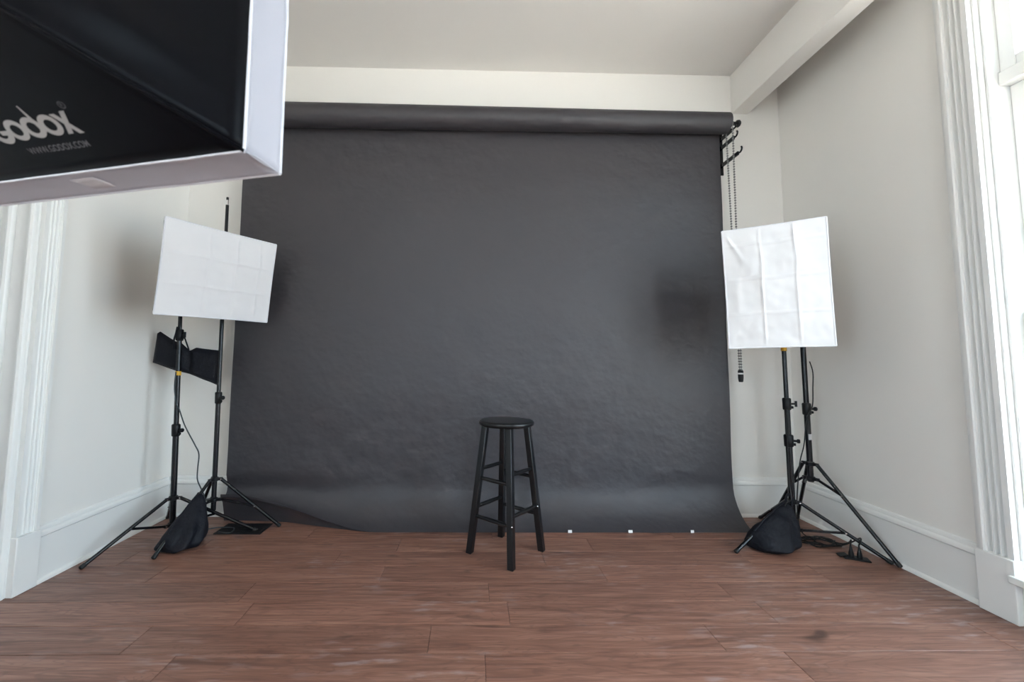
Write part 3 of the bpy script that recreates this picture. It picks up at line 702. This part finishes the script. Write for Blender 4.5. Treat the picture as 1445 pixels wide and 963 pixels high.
text_on_panel('WWW.GODOX.COM', -.3335, .0330, .110, M_logo_dim, 'printed_web_address', pnames[0])
text_on_panel('R', -.2128, by+xh+.0055, .0036, M_logo_dim, 'registered_letter', pnames[0])
MB().tube([K(.0015, .235, LIP+.001), K(.001, .243, LIP+.012), K(0, .246, LIP+.018)], .0005, 5, 4).build('loose_thread', M_tape, key)

# flash head and stand that carry it, left of the camera
kc = K(-KW/2, KH/2, LIP+KD+.010)
fh = thing('flash_head', kc, 'black studio flash head behind the large foreground softbox', 'flash head')
MB().rings([(kc, .060), (kc+kn*.02, .066), (kc+kn*.05, .062), (kc+kn*.24, .062), (kc+kn*.25, .055)], kn, 28).build('body', M_black_plastic, fh)
MB().obox(kc+kn*.13-ku*.080, kn*.03, kr*.014, ku*.030).build('mounting_foot', M_black_plastic, fh, bevel=.003)
MB().rings([(kc+kn*.2505, .045), (kc+kn*.254, .045)], kn, 20).build('control_panel', M_black_metal, fh)
sb = kc+kn*.13-ku*.16
stE = stand('light_stand', (sb.x, sb.y, .06), (sb.x, sb.y, sb.z+.05), .40, [(sb.x+.45, sb.y-.12), (sb.x-.33, sb.y-.33), (sb.x-.10, sb.y+.44)], .12, .5,
      [(.70,.0170), (1.15,.0145), (sb.z+.05,.0120)], 'black tripod stand under the large foreground softbox', spigot=False, knobs=((.69,.017,(1,0,0),'R'), (1.14,.0145,(1,0,0),'T')))

# ================================================================== SANDBAGS
def draped_bag(name, p0, p1, s0, s1, wl_, wr_, label, group, seed, prof_top=.030, sag=0.0, strap=None):
    """bag saddled over a tripod leg running p0 (high) to p1 (tip)"""
    p0, p1 = V(p0), V(p1); d = p1-p0; hd = V((d.x, d.y, 0)).normalized(); lat = V((-hd.y, hd.x, 0))
    c = p0.lerp(p1, (s0+s1)/2)
    root = thing(name, (c.x, c.y, 0), label, 'sandbag', group)
    nu, nv = 40, 26
    def fn(u, v):
        s = s0+(s1-s0)*v; p = p0.lerp(p1, s); end = math.sin(math.pi*min(1, max(0, (v*.92+.04))))**.45
        t = u*2*math.pi              # around: 0 top, pi bottom
        ct, stn = math.cos(t), math.sin(t)
        wid = (wl_(v) if stn > 0 else wr_(v))
        zt = p.z+prof_top*end; zb = .004+.012*(1-end)
        hz = (ct+1)/2
        # tent like section: narrow at the ridge, bulging low
        prof_w = (.45*(1-hz)+.55*math.sqrt(max(0, 1-hz*hz))) if hz > .12 else .94-.30*(1-hz/.12)
        x = (1 if stn > 0 else -1)*wid*prof_w*(.55+.45*end)
        z = zb+(zt-zb)*(hz**.85)
        q = V((p.x, p.y, 0))+lat*x+V((0,0,z))
        wr = noise.noise(q*11+V((seed, 0, 0)))*.017+noise.noise(q*26+V((0, seed, 0)))*.006
        fold = .013*math.sin(13*v+8*hz+seed)*(1-hz)
        q += lat*(1 if stn > 0 else -1)*(wr+fold)+V((0,0,1))*wr*.5*hz+hd*noise.noise(q*9+V((3,3,seed)))*.012
        q.z = max(q.z, .003); return q
    m = MB(); m.grid(nu, nv, fn, closed_u=True)
    m.f.append(tuple(range(nu))); m.f.append(tuple(reversed(range((nv-1)*nu, nv*nu))))
    b = m.build('bag_body', M_bag, root, smooth=True, sub=1)
    rd = MB().tube([fn(.004, v/12)+V((0,0,.003)) for v in range(1, 12)], .005, 8, 2).build('top_seam', M_bag, root)
    if strap: MB().tube(strap, .007, 8, 6).build('strap', M_bag, root)
    return root
hubB = V((-1.640, 2.7244, .322)); tipB = V((-1.718, 2.388, .006))
draped_bag('sandbag', hubB, tipB, .17, .83, lambda v: .155*(.62+.75*v*(1.15-v)), lambda v: .085*(.55+.6*v), 'black sandbag slumped over a tripod leg by the left wall', 'sandbags weighing down the stands', 1.3)
hubC = V((1.940, 2.607, .236)); tipC = V((1.514, 2.46, .006))
draped_bag('sandbag', hubC, tipC, .03, .72, lambda v: .17*(.75+.6*v*(1-v)), lambda v: .075*(.6+.5*v), 'black sandbag slumped over a tripod leg by the right wall', 'sandbags weighing down the stands', 4.1,
           strap=[(1.93,2.60,.20),(1.925,2.60,.255),(1.945,2.605,.285),(1.965,2.60,.255),(1.95,2.595,.20)])

# bag hung between the two left stands
hb = thing('sandbag', (-1.85, 2.745, .90), 'flat black saddle bag slung between the two left stands', 'sandbag')
topl = [(-2.046,1.245),(-2.03,1.258),(-1.97,1.218),(-1.935,1.197),(-1.895,1.182),(-1.845,1.135),(-1.81,1.156),(-1.77,1.150),(-1.70,1.142),(-1.650,1.137)]
botl = [(-2.063,1.056),(-2.03,1.045),(-1.97,1.022),(-1.93,1.008),(-1.885,.996),(-1.84,.985),(-1.80,.968),(-1.76,.950),(-1.70,.928),(-1.648,.903)]
def interp(L_, u):
    t = u*(len(L_)-1); i = min(int(t), len(L_)-2); k = t-i; return (L_[i][0]*(1-k)+L_[i+1][0]*k, L_[i][1]*(1-k)+L_[i+1][1]*k)
def hbf(sign):
    def fn(u, v):
        a, b = interp(topl, u), interp(botl, u); x = a[0]*(1-v)+b[0]*v; z = a[1]*(1-v)+b[1]*v
        e = min(1, min(u, 1-u)*9, min(v, 1-v)*6); e = math.sin(e*math.pi/2)
        pinch = 1-.75*math.exp(-((u-.56)/.06)**2)
        y = 2.765-sign*e*.022*pinch+.006*math.sin(u*9+v*3)*e+noise.noise(V((x*9, z*14, 2)))*.008*e
        y += .02*math.sin((u-.5)*2.5)
        return V((x, y, z))
    return fn
m = MB(); m.grid(50, 18, hbf(1)); m.build('front_face', M_bag, hb); m = MB(); m.grid(50, 18, hbf(-1)); m.build('back_face', M_bag, hb)
MB().tube([(-1.842,2.752,1.14),(-1.862,2.745,1.20),(-1.882,2.735,1.262),(-1.892,2.722,1.30),(-1.900,2.735,1.40)], .0045, 8, 5).build('strap', M_bag, hb)
MB().tube([(-1.882,2.690,1.285),(-1.888,2.688,1.24),(-1.90,2.693,1.20),(-1.903,2.70,1.14)], .005, 8, 5).build('strap', M_bag, hb)

# ================================================================== CABLES, FLOOR OUTLET, FLOOR PLATE
def cord(pts, r, m, label, group=None, name='power_cord'):
    o = MB().tube(pts, r, 8, 7).build(name, m); return tag(o, label, 'cord', group)
cord([(-1.868,2.685,1.00),(-1.872,2.687,.90),(-1.862,2.70,.80),(-1.842,2.70,.76),(-1.80,2.70,.66),(-1.735,2.70,.55),(-1.705,2.70,.49),(-1.71,2.705,.40),(-1.71,2.71,.33),(-1.685,2.715,.27),(-1.665,2.72,.21),(-1.66,2.69,.12),(-1.68,2.72,.03),(-1.62,2.80,.008),(-1.52,2.80,.006),(-1.50,2.72,.006),(-1.58,2.74,.006)], .0038, M_grey_cable, 'thin grey cord trailing down the left softbox stand')
cord([(1.955,2.595,.80),(1.948,2.595,.70),(1.950,2.598,.58),(1.945,2.59,.45),(1.940,2.585,.35),(1.93,2.56,.27),(1.90,2.56,.25),(1.895,2.58,.20),(1.92,2.64,.10),(2.00,2.68,.02),(2.10,2.62,.007)], .0032, M_rubber, 'black cord hugging the sandbagged stand on the right')
cord([(2.155,2.645,1.10),(2.172,2.645,1.03),(2.163,2.640,.93),(2.150,2.635,.82),(2.118,2.630,.77),(2.095,2.628,.70),(2.075,2.625,.58),(2.045,2.625,.48),(2.03,2.63,.36),(2.03,2.65,.20),(2.05,2.66,.06),(2.10,2.66,.008),(2.16,2.62,.007)], .0032, M_rubber, 'black cord sagging beside the corner stand on the right')
# tangled slack on the floor
tp = []
for i in range(60):
    a = i*.55; q = .062+.020*math.sin(i*.9); tp.append((2.115+q*1.25*math.cos(a)+.03*math.sin(i*.21), 2.585+q*.9*math.sin(a), .006+.0035*(i % 5)))
tp += [(2.19,2.54,.02),(2.195,2.48,.05),(2.165,2.43,.085),(2.140,2.407,.074)]
ct = MB().tube(tp, .0042, 6, 3).build('extension_cord', M_rubber); tag(ct, 'tangled black extension cord heaped on the floor by the right wall', 'cord')
c2 = MB().tube([(2.05,2.56,.008),(2.12,2.53,.010),(2.20,2.53,.015),(2.225,2.49,.05),(2.22,2.43,.095),(2.185,2.395,.085),(2.170,2.388,.074)], .0040, 6, 6).build('power_cord', M_rubber); tag(c2, 'short black cord ending in the right-hand plug of the floor outlet', 'cord')
fo = thing('floor_outlet', (2.165, 2.385, 0), 'black floor outlet plate with open flaps beside the right wall', 'outlet')
MB().obox((2.150, 2.388, .0045), (.052, -.026, 0), (.012, .026, 0), (0, 0, .0035)).build('plate', M_black_plastic, fo, bevel=.0015)
MB().obox((2.100, 2.420, .011), (.020, -.004, .004), (.006, .020, 0), (0, 0, .002)).build('flap', M_black_plastic, fo)
for par, x, y in ((ct, 2.132, 2.398), (c2, 2.164, 2.380)):
    MB().rings([(V((x, y, .0085)), .0125), (V((x, y, .028)), .0120), (V((x, y, .046)), .0080), (V((x+.003, y+.004, .066)), .0045), (V((x+.005, y+.007, .074)), .0036)], (0,0,1), 14).build('plug', M_black_plastic, par)
fr = thing('floor_plate', (-1.45, 2.80, 0), 'flat black rectangular plate on the floor under the bare left stand', 'floor plate')
ctrp = V((-1.453, 2.795, 0))
MB().box((-1.598, 2.712, .0005), (-1.308, 2.880, .005)).build('base', M_register, fr, bevel=.0015)
for k in range(9):
    yy = 2.727+k*.0172
    MB().box((-1.585, yy-.0035, .0051), (-1.321, yy+.0035, .0075)).build('slat', M_register, fr)
